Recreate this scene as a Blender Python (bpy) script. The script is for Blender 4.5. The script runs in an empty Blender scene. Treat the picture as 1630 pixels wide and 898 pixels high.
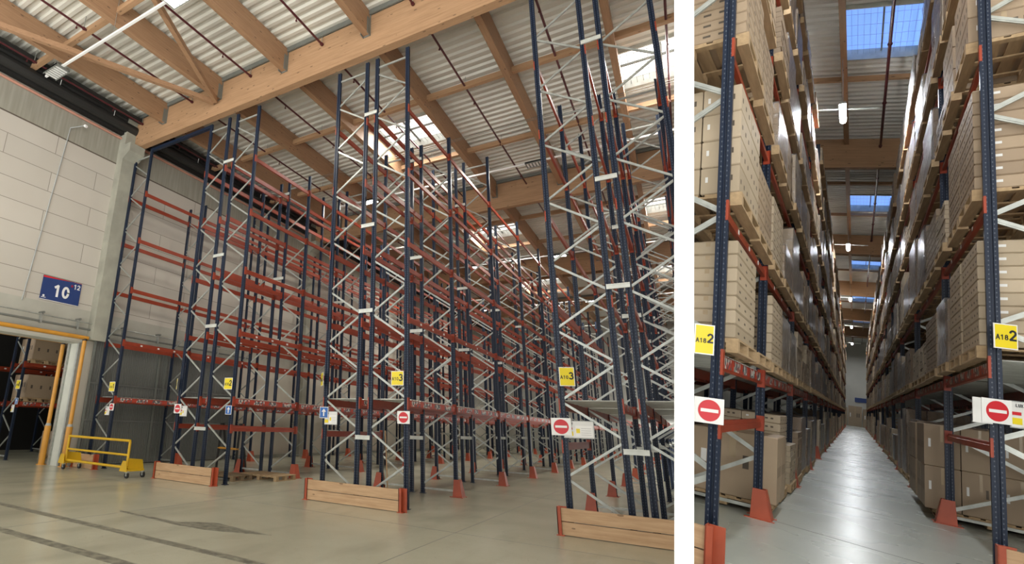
import bpy, math, random, hashlib
from mathutils import Vector, Matrix
random.seed(7)
S = bpy.context.scene
COL = S.collection

# ------------------------------------------------------------------ camera, world, exposure
CAM_POS = Vector((0, 0, 1.6))
CAM_ROT = Matrix(((0.836460, 0.115251, 0.535772),
                  (0.546630, -0.245236, -0.800659),
                  (0.039114, 0.962589, -0.268129)))
CAM_ROT = CAM_ROT.to_quaternion().normalized().to_matrix()
cam_d = bpy.data.cameras.new('camera'); cam = bpy.data.objects.new('camera', cam_d); COL.objects.link(cam)
cam_d.sensor_width = 36; cam_d.lens = 36*815/1630; cam_d.shift_x = (815-538)/1630
cam_d.clip_start = .05; cam_d.clip_end = 400
cam.matrix_world = Matrix.Translation(CAM_POS) @ CAM_ROT.to_4x4()
S.camera = cam
vs = S.view_settings; vs.view_transform = 'Standard'; vs.look = 'None'; vs.gamma = 1; vs.exposure = 0.0
try: vs.use_curve_mapping = False
except Exception: pass
w = bpy.data.worlds.new('world'); S.world = w; w.use_nodes = True
bg = w.node_tree.nodes['Background']; bg.inputs[0].default_value = (1.0, .985, .95, 1); bg.inputs[1].default_value = 1.7
_t = w.node_tree; _tc = _t.nodes.new('ShaderNodeTexCoord'); _sx = _t.nodes.new('ShaderNodeSeparateXYZ'); _mr = _t.nodes.new('ShaderNodeMapRange')
# added fill: background made brighter below the horizon to light ceilings and upright faces
_t.links.new(_tc.outputs['Generated'], _sx.inputs[0]); _t.links.new(_sx.outputs[2], _mr.inputs[0])
_mr.inputs[1].default_value = -.12; _mr.inputs[2].default_value = .02; _mr.inputs[3].default_value = 5.2; _mr.inputs[4].default_value = 1.7; _t.links.new(_mr.outputs[0], bg.inputs[1])
S.cycles.use_denoising = True; S.cycles.max_bounces = 6; S.cycles.diffuse_bounces = 4
S.cycles.glossy_bounces = 3; S.cycles.transparent_max_bounces = 12; S.cycles.sample_clamp_indirect = 6

# second hall: a building of its own, its floor on a ramped site, so its axes differ from the first
B_ROT = Matrix(((0.968867, 0.193054, 0.155008),
                (-0.184095, 0.980388, -0.070342),
                (-0.165547, 0.039616, 0.985406)))
B_ROT = B_ROT.to_quaternion().normalized().to_matrix()
B_MAT = Matrix.Translation(CAM_POS) @ B_ROT.to_4x4() @ Matrix.Translation((0, 0, -1.6))
A_MAT = Matrix.Identity(4)
CTX = A_MAT; HALL = 'A'

def area(name, ctx, loc, size, power, color=(1, 1, 1), rot=(0, 0, 0), shape=None):
    l = bpy.data.lights.new(name, 'AREA'); l.shape = 'RECTANGLE'; l.size, l.size_y = size
    l.energy = power; l.color = color
    o = bpy.data.objects.new(name, l); COL.objects.link(o)
    from mathutils import Euler
    o.matrix_world = ctx @ (Matrix.Translation(loc) @ Euler(rot).to_matrix().to_4x4())
    o['kind'] = 'helper'
    return o
# daylight under the rooflights of the first hall
for y in (16.2, 28.0, 39.7):
    for x in (-7.7, .9, -14.4):
        if x == -14.4: continue
        area('rooflight_daylight', A_MAT, (x, y, 12.6), (2.2, 1.9), 260, (1, .98, .93))
# hall lamps, first hall
for x, y, p in ((-9.3, 6.1, 260), (-3.6, 18.5, 240), (-11, 18.5, 240), (-3.6, 30, 240), (-10, 30, 240), (-13, 42, 260), (-5, 42, 240), (-13.5, 30, 220)):
    area('hall_lamp_light', A_MAT, (x, y, 11.35), (.6, .35), p, (1, .95, .84))
# hall lamps, second hall
BL = (21.0, 39.3, 57.9, 76.6, 95.2)
for y in (9.5,) + BL + (106,):
    area('aisle_lamp_light', B_MAT, (-.1, y, 10.6), (.3, 1.2), 240 if y < 30 else 260, (.93, .96, 1))

# ------------------------------------------------------------------ materials
def nt(name):
    m = bpy.data.materials.new(name); m.use_nodes = True
    return m, m.node_tree, m.node_tree.nodes['Principled BSDF']
def N(t, kind, **k):
    n = t.nodes.new(kind)
    for a, b in k.items(): setattr(n, a, b)
    return n
def L(t, a, b): t.links.new(a, b)
def math_(t, op, a, b=None):
    n = N(t, 'ShaderNodeMath', operation=op)
    for i, v in enumerate((a, b)):
        if v is None: continue
        if isinstance(v, (int, float)): n.inputs[i].default_value = v
        else: L(t, v, n.inputs[i])
    return n.outputs[0]
def mix(t, f, a, b):
    n = N(t, 'ShaderNodeMix', data_type='RGBA')
    if isinstance(f, (int, float)): n.inputs[0].default_value = f
    else: L(t, f, n.inputs[0])
    for i, v in ((6, a), (7, b)):
        if isinstance(v, tuple): n.inputs[i].default_value = (*v, 1)
        else: L(t, v, n.inputs[i])
    return n.outputs[2]
def coords(t, scale=(1, 1, 1), rot=(0, 0, 0)):
    c = N(t, 'ShaderNodeTexCoord'); mp = N(t, 'ShaderNodeMapping')
    mp.inputs['Scale'].default_value = scale; mp.inputs['Rotation'].default_value = rot
    L(t, c.outputs['Object'], mp.inputs[0]); return mp.outputs[0]
def noise(t, v, scale, detail=3, rough=.5):
    n = N(t, 'ShaderNodeTexNoise'); n.inputs['Scale'].default_value = scale
    n.inputs['Detail'].default_value = detail; n.inputs['Roughness'].default_value = rough
    L(t, v, n.inputs['Vector']); return n.outputs['Fac']
def ramp(t, f, a, b):
    n = N(t, 'ShaderNodeMapRange'); n.inputs[1].default_value = a; n.inputs[2].default_value = b
    L(t, f, n.inputs[0]); return n.outputs[0]
def plain(name, col, rough=.5, metal=0, var=.12, scale=3, col2=None, bump=0, spec=.5):
    m, t, p = nt(name)
    v = coords(t); f = ramp(t, noise(t, v, scale), .35, .65)
    c2 = col2 or tuple(c*(1-var) for c in col)
    L(t, mix(t, f, c2, col), p.inputs['Base Color'])
    p.inputs['Roughness'].default_value = rough; p.inputs['Metallic'].default_value = metal; p.inputs['Specular IOR Level'].default_value = spec
    if bump:
        b = N(t, 'ShaderNodeBump'); b.inputs['Strength'].default_value = bump
        L(t, noise(t, v, scale*8), b.inputs['Height']); L(t, b.outputs[0], p.inputs['Normal'])
    return m
def emit(name, col, st):
    m, t, p = nt(name); p.inputs['Base Color'].default_value = (*col, 1)
    p.inputs['Emission Color'].default_value = (*col, 1); p.inputs['Emission Strength'].default_value = st
    return m

def post_mat():
    m, t, p = nt('blue_powder_coat')
    c = N(t, 'ShaderNodeTexCoord'); s = N(t, 'ShaderNodeSeparateXYZ'); L(t, c.outputs['Object'], s.inputs[0])
    nsp = N(t, 'ShaderNodeSeparateXYZ'); L(t, c.outputs['Normal'], nsp.inputs[0])
    z = math_(t, 'FRACT', math_(t, 'DIVIDE', s.outputs[2], .055))
    zz = math_(t, 'LESS_THAN', math_(t, 'ABSOLUTE', math_(t, 'SUBTRACT', z, .5)), .15)
    bx = math_(t, 'LESS_THAN', math_(t, 'ABSOLUTE', math_(t, 'SUBTRACT', math_(t, 'ABSOLUTE', s.outputs[0]), .026)), .0048)
    by = math_(t, 'LESS_THAN', math_(t, 'ABSOLUTE', s.outputs[1]), .0052)
    ny = math_(t, 'GREATER_THAN', math_(t, 'ABSOLUTE', nsp.outputs[1]), .8)
    nx = math_(t, 'GREATER_THAN', math_(t, 'ABSOLUTE', nsp.outputs[0]), .8)
    mask = math_(t, 'MULTIPLY', zz, math_(t, 'MAXIMUM', math_(t, 'MULTIPLY', bx, ny), math_(t, 'MULTIPLY', by, nx)))
    f = noise(t, coords(t), 2)
    base = mix(t, f, (.007, .013, .030), (.011, .020, .042))
    L(t, mix(t, mask, base, (.10, .115, .14)), p.inputs['Base Color'])
    p.inputs['Roughness'].default_value = .38; p.inputs['Specular IOR Level'].default_value = .25
    return m
def wood_mat(name, a, b, axis, rough=.6, lam=True, knots=True):
    m, t, p = nt(name)
    sc = [9, 9, 9]; sc[axis] = .7
    v = coords(t, tuple(sc)); f = ramp(t, noise(t, v, 2.2, 6, .62), .3, .7)
    c = mix(t, f, a, b)
    if lam:
        cc = N(t, 'ShaderNodeTexCoord'); s = N(t, 'ShaderNodeSeparateXYZ'); L(t, cc.outputs['Object'], s.inputs[0])
        zf = math_(t, 'FRACT', math_(t, 'DIVIDE', s.outputs[2], .045))
        line = math_(t, 'LESS_THAN', zf, .07)
        c = mix(t, math_(t, 'MULTIPLY', line, .35), c, tuple(x*.6 for x in a))
        sc2 = [5, 5, 1/.045]; sc2[axis] = .45
        wn = N(t, 'ShaderNodeTexVoronoi'); L(t, coords(t, tuple(sc2)), wn.inputs['Vector']); wn.inputs['Scale'].default_value = 1
        sep = N(t, 'ShaderNodeSeparateColor'); L(t, wn.outputs['Color'], sep.inputs[0])
        c = mix(t, math_(t, 'MULTIPLY', sep.outputs[0], .25), c, tuple(min(1, x*1.25) for x in b))
    if knots:
        vn = N(t, 'ShaderNodeTexVoronoi'); k = [7, 7, 7]; k[axis] = 2.6
        L(t, coords(t, tuple(k)), vn.inputs['Vector']); vn.inputs['Scale'].default_value = 1
        kn = math_(t, 'LESS_THAN', vn.outputs['Distance'], .13)
        c = mix(t, math_(t, 'MULTIPLY', kn, .75), c, tuple(x*.35 for x in a))
    L(t, c, p.inputs['Base Color']); p.inputs['Roughness'].default_value = rough
    return m
def floor_mat(name, a, b, dark, rough):
    m, t, p = nt(name)
    v = coords(t); n1 = ramp(t, noise(t, v, .35, 5, .6), .3, .7); n2 = ramp(t, noise(t, coords(t, (1, .3, 1)), 1.1, 4, .5), .5, .85)
    n3 = noise(t, v, 40, 2)
    c = mix(t, n1, a, b); c = mix(t, math_(t, 'MULTIPLY', n2, .55), c, dark); c = mix(t, math_(t, 'MULTIPLY', n3, .12), c, dark)
    wv = N(t, 'ShaderNodeTexNoise'); wv.inputs['Scale'].default_value = 1.3; wv.inputs['Detail'].default_value = 1
    wv.inputs['Distortion'].default_value = 3.5; L(t, v, wv.inputs['Vector'])
    cr = math_(t, 'LESS_THAN', math_(t, 'ABSOLUTE', math_(t, 'SUBTRACT', wv.outputs['Fac'], .5)), .0012)
    c = mix(t, math_(t, 'MULTIPLY', cr, .4), c, dark)
    L(t, c, p.inputs['Base Color'])
    r = N(t, 'ShaderNodeMapRange'); r.inputs[3].default_value = rough; r.inputs[4].default_value = rough+.10
    L(t, noise(t, v, .8, 3, .5), r.inputs[0]); L(t, r.outputs[0], p.inputs['Roughness'])
    b_ = N(t, 'ShaderNodeBump'); b_.inputs['Strength'].default_value = .006; L(t, noise(t, v, 2), b_.inputs['Height']); L(t, b_.outputs[0], p.inputs['Normal'])
    p.inputs['Specular IOR Level'].default_value = .6
    return m
def wall_mat():
    # aerated concrete blocks (running along y), a grey panel band above, a grey ring beam below
    m, t, p = nt('block_wall')
    c = N(t, 'ShaderNodeTexCoord'); s = N(t, 'ShaderNodeSeparateXYZ'); L(t, c.outputs['Object'], s.inputs[0])
    cmb = N(t, 'ShaderNodeCombineXYZ'); L(t, s.outputs[1], cmb.inputs[0]); L(t, math_(t, 'SUBTRACT', s.outputs[2], .43), cmb.inputs[1])
    br = N(t, 'ShaderNodeTexBrick'); L(t, cmb.outputs[0], br.inputs['Vector'])
    br.inputs['Color1'].default_value = (.47, .44, .385, 1); br.inputs['Color2'].default_value = (.52, .485, .425, 1)
    br.inputs['Mortar'].default_value = (.20, .18, .15, 1); br.inputs['Scale'].default_value = 1
    br.inputs['Mortar Size'].default_value = .010; br.inputs['Brick Width'].default_value = 3.0; br.inputs['Row Height'].default_value = .68
    br.inputs['Bias'].default_value = 0
    col = br.outputs['Color']
    nz = ramp(t, noise(t, coords(t), 1.1, 5), .3, .7)
    col = mix(t, math_(t, 'MULTIPLY', nz, .22), col, (.42, .38, .32))
    band = math_(t, 'GREATER_THAN', s.outputs[2], 10.62)
    st = ramp(t, noise(t, coords(t, (1, 6, .35)), 2, 4), .3, .75)
    col = mix(t, band, col, mix(t, st, (.26, .25, .20), (.34, .325, .27)))
    low = math_(t, 'MULTIPLY', math_(t, 'LESS_THAN', s.outputs[2], 5.0), math_(t, 'GREATER_THAN', s.outputs[2], 4.0))
    col = mix(t, low, col, mix(t, nz, (.36, .35, .30), (.44, .43, .37)))
    col = mix(t, math_(t, 'LESS_THAN', s.outputs[2], 4.0), col, mix(t, nz, (.60, .56, .47), (.55, .51, .43)))
    ln = math_(t, 'LESS_THAN', math_(t, 'ABSOLUTE', math_(t, 'SUBTRACT', s.outputs[2], 10.62)), .025)
    col = mix(t, ln, col, (.10, .08, .06))
    L(t, col, p.inputs['Base Color']); p.inputs['Roughness'].default_value = .85
    return m
def carton_mat(name, a, b):
    m, t, p = nt(name)
    oi = N(t, 'ShaderNodeObjectInfo')
    c = mix(t, oi.outputs['Random'], a, b)
    c = mix(t, math_(t, 'MULTIPLY', ramp(t, noise(t, coords(t), 2.5, 4), .3, .7), .2), c, tuple(x*.7 for x in a))
    L(t, c, p.inputs['Base Color']); p.inputs['Roughness'].default_value = .62
    return m
def film_mat():
    m, t, p = nt('stretch_film'); t.nodes.remove(p); out = t.nodes['Material Output']
    gl = N(t, 'ShaderNodeBsdfGlossy'); gl.inputs['Roughness'].default_value = .28; gl.inputs[0].default_value = (.95, .97, 1, 1)
    tr = N(t, 'ShaderNodeBsdfTransparent'); tr.inputs[0].default_value = (.93, .93, .95, 1)
    mx = N(t, 'ShaderNodeMixShader'); fr = N(t, 'ShaderNodeLayerWeight'); fr.inputs[0].default_value = .35
    bmp = N(t, 'ShaderNodeBump'); bmp.inputs['Strength'].default_value = .9; bmp.inputs['Distance'].default_value = .05
    nz = noise(t, coords(t, (5, 5, 2.2), (.4, .5, 0)), 3, 6, .7); L(t, nz, bmp.inputs['Height']); L(t, bmp.outputs[0], gl.inputs['Normal'])
    f = math_(t, 'ADD', math_(t, 'MULTIPLY', fr.outputs['Fresnel'], .40), math_(t, 'MULTIPLY', ramp(t, nz, .48, .72), .30))
    L(t, f, mx.inputs[0]); L(t, tr.outputs[0], mx.inputs[1]); L(t, gl.outputs[0], mx.inputs[2]); L(t, mx.outputs[0], out.inputs[0])
    return m
def sticker_mat():
    m, t, p = nt('beam_stickers')
    vo = N(t, 'ShaderNodeTexVoronoi'); vo.distance = 'CHEBYCHEV'; vo.inputs['Scale'].default_value = 1
    L(t, coords(t, (1, 16, 14)), vo.inputs['Vector'])
    sp = N(t, 'ShaderNodeSeparateColor'); L(t, vo.outputs['Color'], sp.inputs[0])
    c = mix(t, math_(t, 'GREATER_THAN', sp.outputs[0], .45), (.55, .53, .48), (.10, .10, .11))
    c = mix(t, math_(t, 'GREATER_THAN', sp.outputs[1], .72), c, (.45, .05, .03))
    cc = coords(t, (1, 1.6, 1)); s = N(t, 'ShaderNodeSeparateXYZ'); L(t, cc, s.inputs[0])
    gap = math_(t, 'LESS_THAN', math_(t, 'FRACT', s.outputs[1]), .30)
    c = mix(t, gap, c, (.42, .045, .02))
    L(t, c, p.inputs['Base Color']); p.inputs['Roughness'].default_value = .45
    return m

M = dict(
    blue=post_mat(),
    zinc=plain('galvanised_steel', (.44, .46, .43), .38, .5, .2, 9),
    zincpale=plain('galvanised_sheet', (.60, .62, .58), .45, .3, .2, 4),
    red=plain('red_orange_coat', (.31, .048, .021), .38, 0, .2, 2, spec=.3),
    guard=plain('orange_guard_coat', (.43, .078, .032), .45, 0, .2, 4),
    maroon=plain('maroon_pipe_paint', (.085, .014, .018), .4),
    glulam_x=wood_mat('glulam_along_x', (.30, .175, .090), (.42, .255, .140), 0),
    glulam_y=wood_mat('glulam_along_y', (.26, .145, .075), (.36, .21, .115), 1),
    board=wood_mat('spruce_board', (.44, .27, .145), (.62, .42, .25), 0, lam=False),
    boardy=wood_mat('pallet_wood', (.32, .22, .12), (.48, .34, .19), 1, .8, False, False),
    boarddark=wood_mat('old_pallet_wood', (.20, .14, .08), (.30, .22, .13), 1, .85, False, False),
    deck=plain('cream_roof_sheet', (.68, .665, .59), .45, .1, .1, .6),
    deckb=plain('white_roof_sheet', (.80, .79, .74), .45, .1, .1, .6),
    flash=plain('grey_flashing', (.20, .21, .19), .5, .3),
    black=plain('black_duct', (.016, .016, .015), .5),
    rubber=plain('black_rubber', (.015, .015, .015), .6),
    concrete=plain('grey_concrete', (.36, .355, .29), .8, 0, .22, 1.5, bump=.1),
    jamb=plain('pale_concrete', (.56, .57, .50), .7, 0, .18, 1.5),
    wall=wall_mat(),
    cream=plain('cream_panel', (.48, .47, .42), .7, 0, .1, .6),
    door=plain('grey_steel_sheet', (.20, .205, .19), .42, .35, .25, .5),
    floorA=floor_mat('polished_concrete', (.385, .375, .28), (.48, .465, .36), (.17, .165, .12), .19),
    floorB=floor_mat('power_floated_concrete', (.40, .425, .38), (.47, .50, .455), (.27, .285, .26), .22),
    mark=plain('worn_dark_tape', (.10, .095, .075), .5, 0, .5, 9, (.24, .23, .17)),
    joint=plain('floor_joint', (.16, .16, .15), .7),
    jointpale=plain('pale_floor_joint', (.60, .62, .60), .6),
    yellow=plain('yellow_paint', (.70, .43, .012), .4, 0, .1),
    amber=plain('amber_guard_pipe', (.62, .29, .035), .4, 0, .12),
    signyellow=plain('sign_yellow', (.78, .62, .02), .45, 0, .04),
    white=plain('sign_white', (.80, .80, .78), .45, 0, .04),
    paint=plain('white_partition_paint', (.93, .93, .92), .7, 0, .01),
    ink=plain('black_ink', (.015, .02, .03), .5),
    signred=plain('sign_red', (.58, .02, .03), .45, 0, .04),
    signblue=plain('sign_blue', (.018, .045, .17), .4, 0, .08),
    arrowblue=plain('arrow_blue', (.03, .13, .42), .4, 0, .05),
    grey=plain('grey_plastic', (.36, .38, .37), .5),
    carton=carton_mat('cardboard', (.28, .205, .135), (.38, .285, .19)),
    cartonpale=carton_mat('pale_cardboard', (.38, .305, .21), (.47, .38, .27)),
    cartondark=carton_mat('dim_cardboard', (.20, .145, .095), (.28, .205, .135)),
    tape=plain('parcel_tape', (.42, .32, .20), .25),
    print=plain('carton_print', (.09, .07, .05), .6),
    label=plain('carton_label', (.74, .74, .72), .5),
    film=film_mat(), sticker=sticker_mat(),
    green=plain('green_drum_sheet', (.12, .17, .13), .35, .1, .5, 6),
    skywhite=emit('lit_rooflight_pane', (1, 1, .98), 1.5), skyblue=emit('blue_dusk_pane', (.22, .42, .95), .95),
    lamp=emit('lamp_diffuser', (1, 1, .97), 14), lampb=emit('aisle_lamp_diffuser', (.95, .98, 1), 190),
    pink=plain('pink_edge_board', (.5, .25, .18), .6),
)

# ------------------------------------------------------------------ mesh helpers
class MB:
    def __init__(s): s.v = []; s.f = []; s.m = []; s.mats = []
    def mi(s, mat):
        if mat not in s.mats: s.mats.append(mat)
        return s.mats.index(mat)
    def poly(s, pts, faces, mat, mtx=None):
        o = len(s.v); k = s.mi(mat)
        for p in pts: s.v.append(tuple(mtx @ Vector(p)) if mtx else tuple(p))
        for f in faces: s.f.append([o+i for i in f]); s.m.append(k)
        return s
    def box(s, a, b, mat, mtx=None):
        x0, y0, z0 = a; x1, y1, z1 = b
        return s.poly([(x0,y0,z0),(x1,y0,z0),(x1,y1,z0),(x0,y1,z0),(x0,y0,z1),(x1,y0,z1),(x1,y1,z1),(x0,y1,z1)],
            [(0,3,2,1),(4,5,6,7),(0,1,5,4),(1,2,6,5),(2,3,7,6),(3,0,4,7)], mat, mtx)
    def bar(s, p, q, wd, ht, mat, up=(0, 0, 1)):
        p = Vector(p); q = Vector(q); d = q-p; Ln = d.length; d.normalize()
        u = Vector(up); sd = d.cross(u)
        if sd.length < 1e-4: sd = d.cross(Vector((0, 1, 0)))
        sd.normalize(); u = sd.cross(d)
        mt = Matrix((sd, d, u)).transposed().to_4x4(); mt.translation = p
        return s.box((-wd/2, 0, -ht/2), (wd/2, Ln, ht/2), mat, mt)
    def tube(s, p, q, r, mat, n=10, r2=None, caps=True):
        p = Vector(p); q = Vector(q); d = (q-p); Ln = d.length; d.normalize()
        a = d.orthogonal().normalized(); b = d.cross(a); r2 = r if r2 is None else r2
        pts = [p+(a*math.cos(2*math.pi*i/n)+b*math.sin(2*math.pi*i/n))*r for i in range(n)] + \
              [q+(a*math.cos(2*math.pi*i/n)+b*math.sin(2*math.pi*i/n))*r2 for i in range(n)]
        fs = [(i, (i+1) % n, n+(i+1) % n, n+i) for i in range(n)]
        if caps: fs += [tuple(range(n))[::-1], tuple(range(n, 2*n))]
        return s.poly(pts, fs, mat)
    def prism(s, prof, axis, a, b, mat):   # prof: 2d list; axis extruded
        n = len(prof)
        def P(u, v, t): return {0: (t, u, v), 1: (u, t, v), 2: (u, v, t)}[axis]
        pts = [P(u, v, a) for u, v in prof]+[P(u, v, b) for u, v in prof]
        return s.poly(pts, [(i, (i+1) % n, n+(i+1) % n, n+i) for i in range(n)]+[tuple(range(n))[::-1], tuple(range(n, 2*n))], mat)
    def add(s, other, mtx):
        for fi, f in enumerate(other.f): pass
        o = len(s.v); s.v += [tuple(mtx @ Vector(p)) for p in other.v]
        mp = [s.mi(m) for m in other.mats]
        s.f += [[o+i for i in f] for f in other.f]; s.m += [mp[k] for k in other.m]
        return s
    def mesh(s, name):
        me = bpy.data.meshes.new(name); me.from_pydata(s.v, [], s.f)
        for m in s.mats: me.materials.append(M[m])
        me.polygons.foreach_set('material_index', s.m); me.update()
        import bmesh
        bm = bmesh.new(); bm.from_mesh(me); bmesh.ops.recalc_face_normals(bm, faces=bm.faces); bm.to_mesh(me); bm.free()
        return me
CLIP = []
def put(name, mesh, loc=(0, 0, 0), parent=None, rot=None):
    if isinstance(mesh, MB): mesh = mesh.mesh(name)
    o = bpy.data.objects.new(name, mesh); COL.objects.link(o)
    lm = Matrix.Translation(loc) @ (rot.to_4x4() if rot is not None else Matrix.Identity(4))
    if parent is not None: o.parent = parent; o.matrix_basis = lm
    else: o.matrix_basis = CTX @ lm
    CLIP.append((o, HALL)); return o
def empty(name, loc, label, cat, group=None, rot=None):
    o = put(name, None, loc, None, rot); o.empty_display_size = .2
    o['label'] = label; o['category'] = cat
    if group: o['group'] = group
    return o
def tag(o, label, cat, group=None):
    o['label'] = label; o['category'] = cat
    if group: o['group'] = group
    return o
def struct(name, mb, loc=(0, 0, 0), rot=None):
    o = put(name, mb, loc, None, rot); o['kind'] = 'structure'; return o
def RZ(a): return Matrix.Rotation(a, 3, 'Z')
def _arc(cx, cz, rx, rz, a0, a1, n=14):
    return [(cx+rx*math.cos(math.radians(a0+(a1-a0)*i/n)), cz+rz*math.sin(math.radians(a0+(a1-a0)*i/n))) for i in range(n+1)]
GLYPH = {   # stroke outlines in a box .62 wide and 1 high
 'A': [[(0, 0), (.31, 1), (.62, 0)], [(.12, .34), (.50, .34)]], '1': [[(.12, .78), (.36, .96), (.36, 0)]],
 '0': [_arc(.31, .5, .24, .44, 0, 360, 22)], '2': [_arc(.31, .70, .24, .25, 165, -35)+[(.07, .05), (.58, .05)]],
 '3': [_arc(.29, .72, .22, .23, 150, -80)+_arc(.29, .27, .25, .24, 80, -150)], '8': [_arc(.31, .74, .20, .21, 0, 360, 18), _arc(.31, .28, .24, .25, 0, 360, 18)],
 'L': [[(.08, 1), (.08, .05), (.55, .05)]], 'U': [[(.07, 1), (.07, .3)]+_arc(.31, .3, .24, .25, 180, 360)+[(.55, 1)]], 'X': [[(.05, 0), (.57, 1)], [(.05, 1), (.57, 0)]]}
def text(body, size, mat, ext=.002, bold=.0, align='CENTER'):
    m = MB(); adv = .80*size; W = adv*len(body)-.18*size; sw = (.15+bold)*size
    for ci, ch in enumerate(body):
        ox = -W/2+ci*adv; oz = -size/2
        for pl in GLYPH[ch]:
            for si, ((a, b), (c, d)) in enumerate(zip(pl, pl[1:])):
                dy = -.0006*(si % 3); p = Vector((ox+a*size, dy, oz+b*size)); q = Vector((ox+c*size, dy, oz+d*size)); e = (q-p).normalized()*sw*.28
                m.bar(p-e, q+e, sw, ext, mat, (0, 1, 0))
    return m.mesh('lettering')
ORD = ['first','second','third','fourth','fifth','sixth','seventh','eighth','ninth','tenth','eleventh','twelfth','thirteenth','fourteenth','fifteenth','sixteenth','seventeenth','eighteenth','nineteenth','twentieth']

# ------------------------------------------------------------------ HALL A shell
fa = MB(); fa.box((-30, -2.5, -.12), (40, 57, 0), 'floorA'); struct('floor', fa)
WX = -16.6
wl = MB()
wl.box((-17.2, -6, 3.95), (WX, 57, 12.9), 'wall'); wl.box((-17.2, 9.56, 0), (WX, 57, 3.95), 'wall'); wl.box((-17.2, -6, 0), (WX, 5.2, 3.95), 'wall')
struct('wall_left', wl)
jb = MB(); jb.box((-17.2, 9.48, 0), (WX+.01, 9.56, 3.9), 'jamb'); jb.box((-17.22, 9.42, 0), (-17.12, 9.5, 3.9), 'zinc'); jb.box((WX-.06, 9.44, 0), (WX+.03, 9.5, 3.9), 'zinc')
jb.box((-17.2, 5.2, 3.88), (WX+.01, 9.56, 3.96), 'jamb'); struct('door_frame', jb)
wb = MB(); wb.box((-17.2, 57, 0), (40, 57.3, 12.9), 'cream'); struct('wall_back', wb)
# columns
for k, cy in enumerate((9.66, 21.4, 33.1, 44.9)):
    c = MB(); c.box((WX, cy, 0 if k else 4.0), (WX+.36, cy+.5, 12.6), 'concrete')
    c.prism([(WX+.36, 10.75), (WX+.72, 11.0), (WX+.72, 11.33), (WX+.36, 11.33)], 1, cy, cy+.62, 'concrete')
    struct('column', c)
# roof deck: corrugated sheet with the ribs along x, open where the rooflights are
SKY = [(-8.88, -6.6), (-.55, 1.9)]; SKYY = [(15.3, 17.2), (27.1, 28.9), (38.8, 40.6)]
dk = MB(); ZD = 12.72
def deckstrip(mb, x0, x1, y0, y1, mat, z=ZD, per=.30):
    n = int((y1-y0)/per); per = (y1-y0)/max(n, 1)
    pts = []
    for i in range(n):
        y = y0+i*per
        pts += [(y, z), (y+per*.35, z), (y+per*.48, z+.07), (y+per*.87, z+.07)]
    pts.append((y1, z)); k = len(pts)
    mb.poly([(x0, a, b) for a, b in pts]+[(x1, a, b) for a, b in pts], [(i, i+1, k+i+1, k+i) for i in range(k-1)], mat)
xs = [WX, SKY[0][0], SKY[0][1], SKY[1][0], SKY[1][1], 14]
for i in range(5):
    if i in (1, 3):
        y = -6
        for a, b in SKYY: deckstrip(dk, xs[i], xs[i+1], y, a, 'deck'); y = b
        deckstrip(dk, xs[i], xs[i+1], y, 57, 'deck')
    else: deckstrip(dk, xs[i], xs[i+1], -6, 57, 'deck')
dk.box((-17.2, -6, 12.85), (14, -5.9, 12.9), 'deck')
struct('ceiling', dk)
# rooflights
k = 0
for (x0, x1) in SKY:
    for (y0, y1) in SKYY:
        k += 1; m = MB()
        m.box((x0, y0, 13.02), (x1, y1, 13.05), 'skywhite'); o = struct('window_%d' % k, m)
        fr = MB()
        for a, b in (((x0-.05, y0-.05, 12.66), (x0, y1+.05, 13.06)), ((x1, y0-.05, 12.66), (x1+.05, y1+.05, 13.06)),
                     ((x0-.05, y0-.05, 12.66), (x1+.05, y0, 13.06)), ((x0-.05, y1, 12.66), (x1+.05, y1+.05, 13.06))): fr.box(a, b, 'zincpale')
        fr.box((x0, (y0+y1)/2-.03, 12.88), (x1, (y0+y1)/2+.03, 12.94), 'flash')
        fr.box(((x0+x1)/2-.03, y0, 12.88), ((x0+x1)/2+.03, y1, 12.94), 'flash')
        n = 14
        for i in range(1, n): fr.box((x0+(x1-x0)*i/n-.006, y0, 12.8), (x0+(x1-x0)*i/n+.006, y1, 12.81), 'zinc')
        for i in range(1, 6): fr.box((x0, y0+(y1-y0)*i/6-.006, 12.79), (x1, y0+(y1-y0)*i/6+.006, 12.8), 'zinc')
        f = put('window_frame', fr, parent=o)
# glulam main beams, joists, purlins
GB = [-1.7, 10.05, 21.8, 33.55, 45.3]; JX = [-14.6, -11.8, -9.0, -6.1, -3.3, -.5, 2.3]
for y in GB:
    m = MB(); m.box((WX+.02-8, -.12, -.6), (8, .12, .6), 'glulam_x'); m2 = MB()
    m.v = [(max(a, WX+.03+0), b, c) for a, b, c in m.v]
    struct('roof_beam', m, (0, y+.12, 11.95))
    fl_ = MB(); fl_.box((WX+.05, y-.06, 12.56), (8, y-.02, 12.7), 'flash'); fl_.box((WX+.05, y+.26, 12.56), (8, y+.3, 12.7), 'flash'); struct('trim_1', fl_)
for x in JX:
    for i in range(len(GB)):
        y0 = GB[i]+.25; y1 = GB[i+1] if i+1 < len(GB) else 57
        m = MB(); m.box((-.09, 0, -.38), (.09, y1-y0, .38), 'glulam_y'); j = struct('roof_joist', m, (x, y0, 12.30))
        hg = MB(); hg.box((-.12, -.012, -.42), (.12, .012, .30), 'flash'); hg.box((-.115, -.16, -.42), (-.095, .012, .1), 'flash'); hg.box((.095, -.16, -.42), (.115, .012, .1), 'flash')
        put('joist_hanger', hg, (0, y1-y0-.012, 0), j)
for i, g in enumerate(GB):
    for q in (3.9, 7.85):
        m = MB(); m.box((-16.5, -.07, -.09), (6, .07, .09), 'glulam_x'); struct('roof_purlin', m, (0, g+q+(0 if i else 0), 12.3))
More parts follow.
